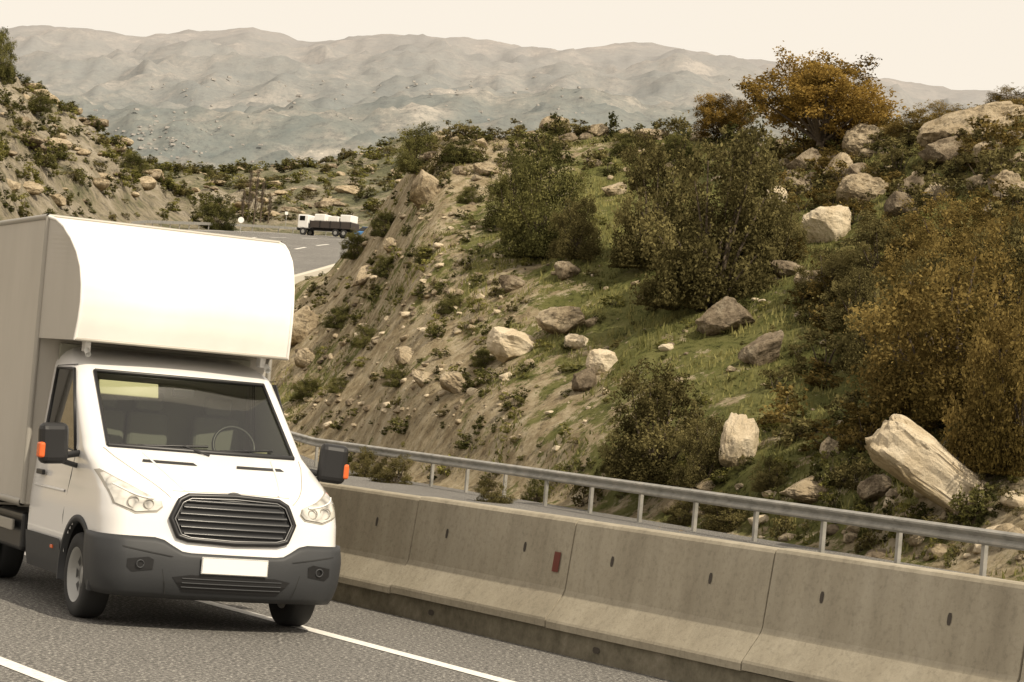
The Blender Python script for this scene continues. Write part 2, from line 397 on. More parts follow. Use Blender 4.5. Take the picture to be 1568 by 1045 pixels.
for a in [(787,548,92,48,1,.2),(860,508,86,42,0,0),(884,536,44,24,1,0),(923,572,56,40,1,0),(896,600,48,46,2,.4),(782,448,42,30,2,0),(866,434,44,32,2,0),
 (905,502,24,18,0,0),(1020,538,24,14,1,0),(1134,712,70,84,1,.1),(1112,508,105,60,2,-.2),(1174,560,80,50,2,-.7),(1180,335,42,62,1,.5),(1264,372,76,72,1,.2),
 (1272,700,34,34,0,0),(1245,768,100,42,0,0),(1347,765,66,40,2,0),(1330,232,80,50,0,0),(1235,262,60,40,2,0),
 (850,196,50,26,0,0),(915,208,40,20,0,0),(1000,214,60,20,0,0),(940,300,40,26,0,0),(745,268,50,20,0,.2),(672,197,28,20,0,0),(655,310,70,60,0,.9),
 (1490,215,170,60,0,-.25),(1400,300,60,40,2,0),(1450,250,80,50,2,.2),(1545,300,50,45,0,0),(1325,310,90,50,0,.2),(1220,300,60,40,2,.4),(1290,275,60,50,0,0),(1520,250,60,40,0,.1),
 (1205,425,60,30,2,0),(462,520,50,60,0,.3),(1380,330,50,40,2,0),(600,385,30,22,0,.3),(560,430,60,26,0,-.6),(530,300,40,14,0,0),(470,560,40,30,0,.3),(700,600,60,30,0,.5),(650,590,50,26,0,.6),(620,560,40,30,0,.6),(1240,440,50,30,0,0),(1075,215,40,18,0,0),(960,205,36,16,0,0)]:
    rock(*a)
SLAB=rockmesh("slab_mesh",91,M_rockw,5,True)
g=pixel_ground(1460,800,30.);sc=g.y/F
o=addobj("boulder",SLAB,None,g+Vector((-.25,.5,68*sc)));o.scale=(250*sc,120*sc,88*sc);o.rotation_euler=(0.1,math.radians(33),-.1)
pr=empty("scattered_rocks")
rr=random.Random(5)
RS=[rockmesh("stone_mesh",i+60,[M_rock,M_rockw,M_rockg,M_rock][i],3) for i in range(4)]
RSD=[RS[0],RS[2],RS[3]]
def scat(n,ufn,vfn,size,dmin=35.,parent=pr,meshes=RS,sq=(.5,.8),namep="stone",sizepow=2.,test=None,sink=.15):
    for i in range(n):
        u=ufn();v=vfn();g=pixel_ground(u,v,dmin)
        if test and not test(g): continue
        s=size[0]+(size[1]-size[0])*rr.random()**sizepow
        o=addobj(namep,rr.choice(meshes),parent,g-Vector((0,0,s*sink*.5))+Vector((0,0,s*.06 if namep=="stone" else 0)))
        o.scale=(s*rr.uniform(.8,1.3),s*rr.uniform(.8,1.2),s*rr.uniform(*sq));o.rotation_euler=(rr.uniform(-.2,.2),rr.uniform(-.2,.2),rr.uniform(0,6.28))
LX=lambda y:np.interp(y,[p[1] for p in LE],[p[0] for p in LE])
scat(620,lambda:rr.uniform(430,780),lambda:rr.uniform(300,660),(.06,.42),sizepow=3,test=lambda g:g.y>50 and g.y<125)
scat(110,lambda:rr.uniform(760,1400),lambda:rr.uniform(380,700),(.06,.32),test=lambda g:g.y>45 and g.y<125)
scat(110,lambda:rr.uniform(650,1568),lambda:rr.uniform(185,290),(.2,.8),meshes=RSD,test=lambda g:g.y>45 and g.y<125)
scat(60,lambda:rr.uniform(1180,1568),lambda:rr.uniform(180,330),(.3,1.3),meshes=RSD,test=lambda g:g.y>45 and g.y<125)
scat(90,lambda:rr.uniform(1000,1568),lambda:rr.uniform(690,860),(.12,.6),test=lambda g:g.y>39)
scat(130,lambda:rr.uniform(300,640),lambda:rr.uniform(220,340),(.6,3.4),dmin=310,sq=(.3,.5),meshes=RSD)
scat(70,lambda:rr.uniform(-30,270),lambda:rr.uniform(100,340),(.5,3.),dmin=140,sq=(.4,.6),meshes=RSD,test=lambda g:g.x<LX(g.y)-5)
# ---------------------------------------------------------------- vegetation
def leafmat(name,dark,lite,trans=.25):
    m=bpy.data.materials.new(name);m.use_nodes=True;nt=m.node_tree;nt.nodes.remove(nt.nodes["Principled BSDF"]);N=NT(nt)
    oi=nt.nodes.new("ShaderNodeObjectInfo")
    f=N.math('ADD',N.attr("tone"),N.math('MULTIPLY',N.math('SUBTRACT',oi.outputs["Random"],.5),.3))
    c=N.ramp(f,[(.15,dark),(.85,lite)])
    d=nt.nodes.new("ShaderNodeBsdfDiffuse");t=nt.nodes.new("ShaderNodeBsdfTranslucent");mx=nt.nodes.new("ShaderNodeMixShader");mx.inputs[0].default_value=trans
    N.link(c,d.inputs[0]);N.link(c,t.inputs[0]);N.link(d.outputs[0],mx.inputs[1]);N.link(t.outputs[0],mx.inputs[2]);N.link(mx.outputs[0],nt.nodes["Material Output"].inputs[0]);return m
M_leafG=leafmat("leaves_dark_green",(.052,.054,.020),(.19,.18,.065),.3)
M_leafB=leafmat("leaves_olive_brown",(.060,.052,.021),(.22,.19,.08),.3)
M_leafO=leafmat("leaves_olive_glow_tint",(.078,.058,.018),(.29,.215,.075),.38)  # warm glow from the right painted into olive leaf colour
M_leafT=leafmat("leaves_glow_tint",(.08,.053,.014),(.33,.22,.06),.4)  # same warm glow painted more strongly into the tree leaves
M_leafY=leafmat("leaves_yellow_green",(.08,.08,.02),(.30,.28,.09))
M_grass=leafmat("grass_blades",(.10,.105,.035),(.30,.28,.11),.3)
M_bark,nt,b=mat("bark",(.09,.065,.04),.95);N=NT(nt);N.link(N.ramp(N.noise(9,6,.7),[(.3,(.04,.03,.02)),(.7,(.15,.115,.08))]),b.inputs["Base Color"])
def frustum(V,Fs,p0,p1,r0,r1,n=7):
    p0=Vector(p0);p1=Vector(p1);d=(p1-p0).normalized();a=d.orthogonal().normalized();bq=d.cross(a);k=len(V)
    for p,r in((p0,r0),(p1,r1)):
        for i in range(n):
            q=2*math.pi*i/n;V.append(tuple(p+a*(math.cos(q)*r)+bq*(math.sin(q)*r)))
    for i in range(n): Fs.append((k+i,k+(i+1)%n,k+n+(i+1)%n,k+n+i))
def plantmesh(name,seed,N_,leaf,lm,trunk=.0,nl=22,flat=.9):
    r=random.Random(seed);g=np.random.default_rng(seed)
    V=[];Fs=[];lobes=[]
    for i in range(nl):
        a=2.4*i+r.uniform(-.5,.5);q=((i+.5)/nl)**.5
        zz=r.random()**.8*math.sqrt(max(0,1-(q*.9)**2))
        rad=.36*q
        c=Vector((math.cos(a)*rad,math.sin(a)*rad,trunk+(1-trunk)*(.10+.74*zz)))
        R=r.uniform(.11,.19);lobes.append((c,R,r.uniform(.15,.85)))
    if trunk>0: frustum(V,Fs,(0,0,-.08),(.02,.01,trunk*1.15),.035,.024)
    for c,R,t in lobes:
        st=Vector((.02,.01,trunk*.9)) if trunk>0 else Vector((c.x*.15,c.y*.15,-.03))
        mid=st.lerp(c,.5)+Vector((r.uniform(-.03,.03),r.uniform(-.03,.03),.02))
        frustum(V,Fs,st,mid,.013,.009,5);frustum(V,Fs,mid,c,.009,.004,5)
    nb=len(Fs);nv0=len(V)
    sub=[]
    for c,R,t in lobes:
        for k in range(15):
            d=g.normal(size=3);d/=np.linalg.norm(d);sub.append((np.array(c)+d*R*(.4+.75*g.random())*np.array([1,1,flat]),R*g.uniform(.2,.5),np.clip(t+g.normal()*.2,0,1)))
        for k in range(3):
            d=g.normal(size=3);d[2]=abs(d[2]);d/=np.linalg.norm(d);sub.append((np.array(c)+d*R*1.35,R*.16,np.clip(t+.2,0,1)))
        if trunk==0:
            for k in range(4): sub.append((np.array([c.x*1.15+g.normal()*.03,c.y*1.15+g.normal()*.03,g.random()*.18]),.09,t*.6))
    w=np.array([s[1]**2 for s in sub]);w/=w.sum();idx=g.choice(len(sub),N_,p=w)
    cen=np.array([s[0] for s in sub])[idx];rad=np.array([s[1] for s in sub])[idx];ton=np.array([s[2] for s in sub])[idx]
    d=g.normal(size=(N_,3));d/=np.linalg.norm(d,axis=1)[:,None];P=cen+d*(rad*g.random(N_)**.45)[:,None]
    sp=g.random(N_)<.05;P[sp]+=d[sp]*.04
    P[:,2]=np.maximum(P[:,2],.0 if trunk==0 else trunk*.7)
    kr=.5/np.percentile(np.abs(P[:,0]),98.5);kz=1/np.percentile(P[:,2],99.3)
    P[:,:2]*=kr;P[:,2]*=kz;VB=np.array(V).reshape(-1,3)*np.array([kr,kr,kz])
    n=g.normal(size=(N_,3))+d*.9;n/=np.linalg.norm(n,axis=1)[:,None]
    a=np.cross(n,g.normal(size=(N_,3)));a/=np.linalg.norm(a,axis=1)[:,None];bq=np.cross(n,a)
    L=leaf*g.uniform(.6,1.5,N_)[:,None];W=L*g.uniform(.4,.65,N_)[:,None]
    LV=np.stack([P-a*L,P-bq*W,P+a*L,P+bq*W],1).reshape(-1,3)
    tone=np.clip(ton+g.normal(size=N_)*.13,0,1)
    me=bpy.data.meshes.new(name)
    VA=np.vstack([VB,LV]);LF=(np.arange(N_*4).reshape(-1,4)+nv0)
    FA=np.vstack([np.array(Fs),LF])
    npmesh(me,VA,FA)
    me.materials.append(M_bark);me.materials.append(lm)
    me.polygons.foreach_set("material_index",np.r_[np.zeros(nb,np.int32),np.ones(N_,np.int32)])
    at=me.attributes.new("tone",'FLOAT','POINT');at.data.foreach_set("value",np.r_[np.zeros(nv0),np.repeat(tone,4)].astype(np.float32))
    return me
BG=[plantmesh("bush_green",i,28000,.013,M_leafG) for i in range(3)]
BB=[plantmesh("bush_brown",10+i,34000,.012,M_leafB) for i in range(3)]
BO=[plantmesh("bush_glow_tint",20+i,32000,.0122,M_leafO) for i in range(3)]
TO=[plantmesh("tree_glow_tint",30+i,32000,.012,M_leafT,trunk=.2,nl=26) for i in range(2)]
SG=[plantmesh("shrub_green",40+i,900,.05,M_leafG,nl=6) for i in range(3)]
SB=[plantmesh("shrub_brown",50+i,900,.045,M_leafB,nl=6) for i in range(2)]
SY=[plantmesh("shrub_yellow",55+i,700,.05,M_leafY,nl=6) for i in range(2)]
SGo=[plantmesh("shrub_glow_tint",58+i,1100,.042,M_leafO,nl=7) for i in range(2)]
def plant(name,ms,u,v,w,h,dmin=30.,k=None):
    g=pixel_ground(u,v,dmin);sc=g.y/F;q=random.Random(int(u*7+v))
    o=addobj(name,ms[k] if k is not None else q.choice(ms),None,g-Vector((0,0,.1)));W=w*sc;o.scale=(W,W*.9,h*sc*1.03);o.rotation_euler=(0,0,q.uniform(0,6.28));return o
plant("oak_tree",TO,1250,248,218,160,k=0);plant("oak_tree",TO,1108,218,90,74,k=1)
for a in [(BB,1085,470,240,265),(BB,1000,410,150,190),(BB,1150,420,130,185),(BG,830,392,150,165),(BG,785,345,90,110),(BG,640,262,70,72),
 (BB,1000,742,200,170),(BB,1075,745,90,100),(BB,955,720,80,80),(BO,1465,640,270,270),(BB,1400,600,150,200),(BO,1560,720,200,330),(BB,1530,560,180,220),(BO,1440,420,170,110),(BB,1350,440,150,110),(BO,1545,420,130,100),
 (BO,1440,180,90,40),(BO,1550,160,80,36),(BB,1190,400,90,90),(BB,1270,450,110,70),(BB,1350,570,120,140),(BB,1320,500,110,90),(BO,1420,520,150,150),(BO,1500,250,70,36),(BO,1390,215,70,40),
 (BB,880,395,80,90),(BG,700,250,60,36),(BB,600,745,70,50),(BB,560,735,60,50),(BB,755,775,70,45),(BB,1110,810,110,55),(BB,1050,800,70,40),(BG,820,770,50,40),(BB,1180,750,60,50),(BG,1440,650,80,40),(BG,960,235,60,34),(BG,1040,240,60,40),(BB,1500,690,120,60),(BG,740,562,40,30),(BG,610,590,44,34),(BG,560,530,44,34),(BG,520,500,50,34),(BG,690,480,44,30),(BG,590,360,50,40),(BG,545,395,50,40),(BG,590,420,40,30),(BG,650,400,36,26),(BG,470,610,50,34),(BG,520,600,40,26),(BG,720,310,40,30)]:
    plant("bush",*a)
plant("bush",BG,328,352,66,52,dmin=120);plant("bush",BG,205,272,50,38,dmin=140);plant("bush",BG,0,120,50,70,dmin=140);plant("bush",BG,60,175,40,30,dmin=140)
ps=empty("scrub_bushes");near=lambda g:g.y>47 and g.y<125
scat(330,lambda:rr.uniform(430,800),lambda:rr.uniform(230,690),(.2,.8),parent=ps,meshes=SG+SB+SG+SY,sq=(.4,.75),namep="shrub",test=near)
scat(260,lambda:rr.uniform(760,1568),lambda:rr.uniform(200,760),(.2,.7),parent=ps,meshes=SG+SY+SY+SB,sq=(.35,.6),namep="shrub",test=near)
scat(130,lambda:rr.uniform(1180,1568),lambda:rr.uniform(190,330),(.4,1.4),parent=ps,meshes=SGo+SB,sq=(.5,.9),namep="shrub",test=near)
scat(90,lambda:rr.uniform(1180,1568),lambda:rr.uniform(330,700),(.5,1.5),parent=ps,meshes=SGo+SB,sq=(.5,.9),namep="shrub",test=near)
scat(150,lambda:rr.uniform(600,1400),lambda:rr.uniform(185,270),(.4,1.4),parent=ps,meshes=SG+SB,sq=(.5,.8),namep="shrub",test=near)
scat(220,lambda:rr.uniform(480,1568),lambda:rr.uniform(700,880),(.2,.7),parent=ps,meshes=SG+SB+SY,sq=(.6,1.2),namep="shrub",test=lambda g:(g-RR0).dot(RRn)<-1.2)
scat(380,lambda:rr.uniform(230,660),lambda:rr.uniform(200,345),(.8,3.6),dmin=308,parent=ps,meshes=SG+SB+SY,sq=(.4,.7),namep="shrub")
scat(300,lambda:rr.uniform(-60,300),lambda:rr.uniform(80,345),(.7,2.4),dmin=140,parent=ps,meshes=SG+SG+SB+SY,sq=(.45,.8),namep="shrub",test=lambda g:g.x<LX(g.y)-3)
# grass on the hill
n=190000
gx=rng.uniform(-14,24,n);gy=rng.uniform(40,106,n);t=gx/gy
dr=(gx-RR0.x)*RRn.x+(gy-RR0.y)*RRn.y
sm=soilmask(gx,gy)+(vn(gx*.8,gy*.8,5)-.5)*1.2
ok=(dr<-1.3)&(sm<.46)&(t>-.11)&(t<.25);gx=gx[ok];gy=gy[ok];n=len(gx);gz=hgt(gx,gy)
h=rng.uniform(.05,.20,n)*(.6+.8*vn(gx*.5,gy*.5,8));a=rng.uniform(0,6.28,n);w=rng.uniform(.015,.04,n);lx=rng.normal(0,.05,n);ly=rng.normal(0,.05,n)
GV=np.stack([np.stack([gx-np.cos(a)*w,gy-np.sin(a)*w,gz-.03],-1),np.stack([gx+np.cos(a)*w,gy+np.sin(a)*w,gz-.03],-1),np.stack([gx+lx,gy+ly,gz+h],-1)],1).reshape(-1,3)
me=bpy.data.meshes.new("grass");npmesh(me,GV,np.arange(n*3).reshape(-1,3));me.materials.append(M_grass)
at=me.attributes.new("tone",'FLOAT','POINT');at.data.foreach_set("value",np.repeat(np.clip(vn(gx*.35,gy*.35,13)*.8+rng.normal(0,.16,n)+.1,0,1),3).astype(np.float32));addobj("grass",me)
def bare_tree(u,v,h,dmin=120,seed=1):
    g=pixel_ground(u,v,dmin);q=random.Random(seed);V=[];Fs=[];H=h*g.y/F
    frustum(V,Fs,(0,0,-.2),(0,0,H*.5),.12,.07);frustum(V,Fs,(0,0,H*.5),(.05,0,H),.07,.015)
    for i in range(46):
        z=H*q.uniform(.15,.9);a=q.uniform(0,6.28);l=H*q.uniform(.12,.3)*(1.1-z/H)+.2
        p=Vector((0,0,z));e=p+Vector((math.cos(a)*l*.35,math.sin(a)*l*.35,l));frustum(V,Fs,p,e,.035,.012,4)
        for k in range(3):
            s_=p.lerp(e,q.uniform(.3,.9));frustum(V,Fs,s_,s_+Vector((q.uniform(-.3,.3),q.uniform(-.3,.3),q.uniform(.3,.8))),.016,.008,3)
    addobj("bare_tree",pymesh("bare_tree",V,Fs,M_bark),None,g)
for i,(u,v,h) in enumerate([(378,345,80),(388,347,88),(398,345,60),(370,344,50),(410,345,40)]): bare_tree(u,v,h,250,i)
# distant town in the valley (one mass)
VV=[];FF=[];q=random.Random(9)
for i in range(190):
    u=q.gauss(250,60) if i<120 else q.uniform(200,900);v=q.gauss(222,24) if i<120 else q.uniform(120,195);g=pixel_ground(u,v,1500,9000,12.)
    if g.y>8600: continue
    s=q.uniform(2.5,6)*g.y/5000;a=q.uniform(0,3);ax=Vector((math.cos(a),math.sin(a),0));ay=Vector((-ax.y,ax.x,0));boxv(VV,FF,g+UZ*s*.25,ax,ay,UZ,s*q.uniform(1,2),s,s*.7)
M_town,_,_=mat("town_walls",(.36,.34,.315),.9);addobj("distant_town",pymesh("distant_town",VV,FF,M_town))
# ---------------------------------------------------------------- van
VY=math.radians(26)
van=empty("box_van",(-2.08,19.45,0),VY)
M_white,nt,b=mat("white_paint",(.80,.79,.775),.28,0,.6)
M_boxw,nt,b=mat("white_grp_panel",(.82,.81,.78),.42);N=NT(nt);N.link(N.ramp(N.noise(1.2,4,.6),[(.3,(.77,.75,.71)),(.6,(.84,.83,.80))]),b.inputs["Base Color"])
M_boxs,nt,b=mat("shade_toned_side_panel",(.46,.43,.38),.5);N=NT(nt);N.link(N.ramp(N.noise(1.0,5,.65,N.scaled((1,1,.3))),[(.3,(.40,.375,.33)),(.65,(.48,.45,.40))]),b.inputs["Base Color"])  # white box sides toned grey: their shade is put into the colour
M_trim,_,_=mat("trim_grey",(.36,.34,.30),.5,.3)
M_plas,nt,b=mat("bumper_plastic",(.031,.033,.036),.6);N=NT(nt);N.bump(N.noise(160,2,.5),b,.25,.002)
M_blk,_,_=mat("black_plastic",(.012,.012,.013),.4)
M_gap,_,_=mat("panel_gap",(.02,.02,.02),.8)
M_chr,_,_=mat("satin_chrome",(.26,.26,.26),.35,.8)
M_lens,nt,b=mat("headlamp_lens",(.62,.61,.58),.12,.2,1.);N=NT(nt)
N.link(N.ramp(N.vor(11,N.tc.outputs["Object"]),[(.2,(.78,.76,.70)),(.6,(.60,.58,.53)),(.85,(.25,.24,.22))]),b.inputs["Base Color"])
M_amb,_,_=mat("amber_lens",(.70,.13,.03),.25)
M_tyre,_,_=mat("tyre_rubber",(.022,.022,.022),.85)
M_steel,_,_=mat("wheel_steel",(.36,.36,.35),.45,.4)
M_seat,_,_=mat("seat_fabric",(.18,.18,.16),.9)
M_int,_,_=mat("cab_interior",(.32,.315,.26),.9)
M_vis,_,_=mat("sun_visor",(.66,.62,.44),.8)
M_plate,_,_=mat("number_plate",(.82,.82,.80),.4)
M_gls=bpy.data.materials.new("windscreen_glass");M_gls.use_nodes=True;nt=M_gls.node_tree;nt.nodes.remove(nt.nodes["Principled BSDF"])
tr=nt.nodes.new("ShaderNodeBsdfTransparent");tr.inputs[0].default_value=(.76,.80,.72,1);gl=nt.nodes.new("ShaderNodeBsdfGlossy");gl.inputs["Roughness"].default_value=.04
fr=nt.nodes.new("ShaderNodeFresnel");fr.inputs[0].default_value=1.75;mx=nt.nodes.new("ShaderNodeMixShader")
nt.links.new(fr.outputs[0],mx.inputs[0]);nt.links.new(tr.outputs[0],mx.inputs[1]);nt.links.new(gl.outputs[0],mx.inputs[2]);nt.links.new(mx.outputs[0],nt.nodes["Material Output"].inputs[0])
M_sgl,_,_=mat("side_glass",(.012,.013,.012),.05,0,.5)
ZK=[.24,.30,.40,.50,.62,.75,.90,1.03,1.09,1.13,1.17,1.22,1.27,1.32,1.37,1.42,2.03,2.08,2.13,2.18,2.22,2.25]
YK=[.12,.05,.01,0,0,.035,.055,.075,.10,.145,.21,.33,.46,.60,.74,.88,1.66,1.74,1.86,2.05,2.28,2.6]
WK=[.95,.98,1.0,1.01,1.02,1.02,1.02,1.01,1.005,1.0,.998,.995,.99,.985,.98,.97,.91,.90,.875,.83,.76,.66]
BK=[.10,.13,.14,.15,.15,.15,.15,.16,.17,.18,.20,.21,.21,.20,.19,.17,.14,.14,.14,.12,.1,.05]
CK=[.22,.25,.26,.26,.26,.26,.27,.28,.29,.30,.30,.28,.25,.22,.20,.17,.12,.12,.12,.1,.1,.05]
S0=.84
def tb(K,z): return float(np.interp(z,ZK,K))
def surf(x,z,off=0.):
    w=tb(WK,z);s=min(abs(x)/w,.9995)
    y=tb(YK,z)+tb(BK,z)*s*s
    if s>S0: y+=tb(CK,z)*(1-math.sqrt(max(0,1-((s-S0)/(1-S0))**2)))
    return Vector((x,y-off,z))
frt=[("f",k*S0/12) for k in range(13)]+[("c",math.radians(90)*k/8) for k in range(1,9)]+[("s",k/34) for k in range(1,35)]
def colpt(c,z,sg,off=0.,yend=2.5):
    w=tb(WK,z)
    if c[0]=="f": s=c[1];p=Vector((s*w,tb(YK,z)+tb(BK,z)*s*s,z));nrm=Vector((.15*s,-1,0))
    elif c[0]=="c":
        s=S0+(1-S0)*math.sin(c[1]);p=Vector((s*w,tb(YK,z)+tb(BK,z)*s*s+tb(CK,z)*(1-math.cos(c[1])),z));nrm=Vector((math.sin(c[1]),-math.cos(c[1]),0))
    else:
        yc=tb(YK,z)+tb(BK,z)+tb(CK,z);p=Vector((w,yc+(yend-yc)*c[1],z));nrm=Vector((1,0,0))
    p=p+nrm.normalized()*off
    return Vector((p.x*sg,p.y,p.z))
zr=sorted(set([round(z,3) for z in list(np.arange(.30,1.09,.04))+[1.07,1.09,1.11,1.13,1.15,1.17,1.195,1.22,1.245,1.27,1.295,1.32,1.345,1.37,1.395,1.42]+list(np.linspace(1.42,2.03,13))+[2.055,2.08,2.105,2.13,2.155,2.18,2.2,2.22,2.235,2.25]]))
bm=bmesh.new();AX=(.95,.36);AR=.44
full=[(c,-1) for c in reversed(frt)]+[(c,1) for c in frt[1:]]
grid=[]
for z in zr:
    row=[]
    for c,sg in full:
        p=colpt(c,z,sg)
        if c[0]=="s":
            d=math.hypot(p.y-AX[0],p.z-AX[1])
            if abs(d-AR)<.028 and p.z>.3: p.y=AX[0]+(p.y-AX[0])*AR/d;p.z=AX[1]+(p.z-AX[1])*AR/d
        row.append(bm.verts.new(p))
    grid.append(row)
for i in range(len(zr)-1):
    for j in range(len(full)-1):
        q=[grid[i][j],grid[i][j+1],grid[i+1][j+1],grid[i+1][j]];ctr=sum((v.co for v in q),Vector())/4
        if zr[i]>=1.419 and zr[i+1]<=2.0301 and full[j][0][0]=="f" and full[j+1][0][0]=="f": continue
        if abs(ctr.x)>.8 and math.hypot(ctr.y-AX[0],ctr.z-AX[1])<AR-.004: continue
        bm.faces.new(q)
bm.faces.new([v for v in grid[-1]])
me=bpy.data.meshes.new("cab_shell");bm.normal_update();bm.to_mesh(me);bm.free();me.materials.append(M_white);me.polygons.foreach_set("use_smooth",[True]*len(me.polygons));me.polygons[len(me.polygons)-1].use_smooth=False
addobj("cab_shell",me,van)
def part(name,V,Fs,m,smooth=False,solid=0,bevel=0):
    o=addobj(name,pymesh(name,V,Fs,m,smooth=smooth),van)
    if solid: md=o.modifiers.new("s",'SOLIDIFY');md.thickness=solid;md.offset=0
    if bevel: md=o.modifiers.new("b",'BEVEL');md.width=bevel;md.segments=3
    return o
def pbox(name,c,s,m,bevel=.01,rot=None):
    V=[];Fs=[];boxv(V,Fs,Vector((0,0,0)),Vector((1,0,0)),Vector((0,1,0)),UZ,*s);o=part(name,V,Fs,m,bevel=bevel);o.location=c
    if rot:o.rotation_euler=rot
    return o
def polypatch(name,pts,off,m,cuts=4,mirror=False,solid=0,smooth=True):
    for sg in((1,-1) if mirror else (1,)):
        bm=bmesh.new();vs=[bm.verts.new((p[0],p[1],0)) for p in pts];bm.faces.new(vs);bmesh.ops.triangulate(bm,faces=bm.faces[:])
        for _ in range(cuts):
            bmesh.ops.subdivide_edges(bm,edges=bm.edges[:],cuts=1,use_grid_fill=True)
            if len(bm.faces)>2500: break
        for v in bm.verts: v.co=surf(v.co.x*sg,v.co.y,off)
        bmesh.ops.recalc_face_normals(bm,faces=bm.faces[:])
        me=bpy.data.meshes.new(name);bm.to_mesh(me);bm.free();me.materials.append(m)
        if smooth: me.polygons.foreach_set("use_smooth",[True]*len(me.polygons))
        o=addobj(name,me,van)
        if solid: md=o.modifiers.new("s",'SOLIDIFY');md.thickness=solid;md.offset=0
def tube(name,pts,r,m,closed=False):
    cu=bpy.data.curves.new(name,'CURVE');cu.dimensions='3D';sp=cu.splines.new('POLY');sp.points.add(len(pts)-1)
    for q,p in zip(sp.points,pts): q.co=(*p,1)
    sp.use_cyclic_u=closed;cu.bevel_depth=r;cu.bevel_resolution=3;cu.materials.append(m)
    return addobj(name,cu,van)
def spts(poly,off,n=6,closed=True):
    out=[];k=len(poly)
    for i in range(k if closed else k-1):
        a=poly[i];b2=poly[(i+1)%k]
        for j in range(n): out.append(surf(a[0]+(b2[0]-a[0])*j/n,a[1]+(b2[1]-a[1])*j/n,off))
    if not closed: out.append(surf(*poly[-1],off))
    return out
# windscreen glass
V_=[];F_=[];gc=[(c,-1) for c in reversed(frt[:13])]+[(c,1) for c in frt[1:13]];gz_=np.linspace(1.42,2.03,13)
for z in gz_:
    for c,sg in gc: V_.append(colpt(c,float(z),sg,.002))
m=len(gc)
F_=[(i*m+j,i*m+j+1,(i+1)*m+j+1,(i+1)*m+j) for i in range(12) for j in range(m-1)]
part("windscreen",V_,F_,M_gls,True)
tl=[colpt(frt[12],float(z),-1,.012) for z in gz_];tr_=[colpt(frt[12],float(z),1,.012) for z in gz_]
tt=[colpt(c,2.03,sg,.012) for c,sg in gc];bt=[colpt(c,1.42,sg,.012) for c,sg in gc]
for nm,pp,r in(("seal",tl,.015),("seal_r",tr_,.015),("seal_top",tt,.017),("cowl",bt,.026)): tube("windscreen_"+nm,pp,r,M_blk)
# bumper
V_=[];F_=[];bc=[(c,sg) for c,sg in full if c[0]!="s" or c[1]<.09];rows=10
def btop(c,sg):
    s=c[1] if c[0]=="f" else 1.
    return .635+.105*float(sst(.38,.62,s))
for i in range(rows+1):
    for c,sg in bc:
        zt_=btop(c,sg);z=.27+(zt_-.27)*i/rows
        o_=.022+.012*math.sin(math.pi*i/rows)
        p=colpt(c,z,sg,o_);V_.append(p)
m=len(bc);F_=[(i*m+j,i*m+j+1,(i+1)*m+j+1,(i+1)*m+j) for i in range(rows) for j in range(m-1)]
part("bumper",V_,F_,M_plas,True,solid=.03)
polypatch("lower_intake",[(-.50,.44),(-.40,.33),(.40,.33),(.50,.44),(.36,.465),(-.36,.465)],.052,M_blk)
for z in(.365,.40,.435): tube("intake_bar",spts([(-.42,z),(.42,z)],.056,14,False),.005,M_plas)
for sg in(1,-1):
    polypatch("fog_lamp_recess",[(sg*.66,.49),(sg*.82,.465),(sg*.86,.50),(sg*.86,.565),(sg*.70,.59),(sg*.655,.57)],.054,M_blk)
    c=surf(sg*.76,.53,.062);tube("fog_lamp",[c+Vector((math.cos(a)*.03,0,math.sin(a)*.03)) for a in np.linspace(0,6.28,16)],.006,M_plas,True)
polypatch("bumper_crease",[(.50,.605),(.52,.60),(.90,.655),(.90,.665)],.05,M_gap,mirror=True)
polypatch("bumper_seam",[(.58,.50),(.586,.50),(.54,.30),(.53,.30)],.05,M_gap,mirror=True)
pbox("number_plate",(0,-.058,.548),(.56,.02,.135),M_plate,.004)
tube("number_plate_edge",[Vector(p) for p in((-.275,-.066,.485),(.275,-.066,.485),(.275,-.066,.611),(-.275,-.066,.611))],.003,M_gap,True)
# grille
GP=[(-.52,.90),(-.455,1.045),(-.38,1.085),(0,1.10),(.38,1.085),(.455,1.045),(.52,.90),(.46,.765),(.38,.742),(0,.73),(-.38,.742),(-.46,.765)]
polypatch("grille_back",GP,.006,M_blk)
tube("grille_frame",spts(GP,.02,6),.024,M_blk,True)
tube("grille_rim",spts([(x*.955,.915+(z-.915)*.9) for x,z in GP],.038,6),.005,M_chr,True)
for i in range(6):
    z=.79+i*.052;hw=float(np.interp(z,[.74,.9,1.08],[.41,.49,.40]))-.015
    V_=[];F_=[]
    for k in range(25):
        x=-hw+2*hw*k/24
        for dz,of in((-.014,.022),(-.006,.036),(.008,.034),(.014,.016)): V_.append(surf(x,z+dz,of))
    F_=[(k*4+j,k*4+j+1,k*4+5+j,k*4+4+j) for k in range(24) for j in range(3)]
    part("grille_bar",V_,F_,M_plas,True)
    tube("grille_bar_edge",[surf(-hw+2*hw*k/24,z,.037) for k in range(25)],.0026,M_chr)
# headlamps
HP=[(.60,1.035),(.585,.985),(.63,.945),(.80,.925),(.955,.985),(.985,1.10),(.990,1.215),(.965,1.225),(.90,1.175),(.75,1.095)]
polypatch("headlamp_surround",[(x,1.06+(z-1.06)*1.06) for x,z in HP],.004,M_trim,mirror=True,cuts=5)
polypatch("headlamp",[((x-.8)*.95+.797,1.06+(z-1.06)*.93) for x,z in HP],.012,M_lens,mirror=True,cuts=5)
for sg in(1,-1):
    for x,z,r in((.70,1.0,.038),(.82,1.01,.045)):
        c=surf(x*sg,z,.018);tube("headlamp_ring",[c+Vector((math.cos(a)*r,0,math.sin(a)*r)) for a in np.linspace(0,6.28,20)],.005,M_trim,True)
    tube("headlamp_bar",[surf(sg*(.66+.28*k/8),1.045+.09*k/8*k/8,.018) for k in range(9)],.006,M_plate)
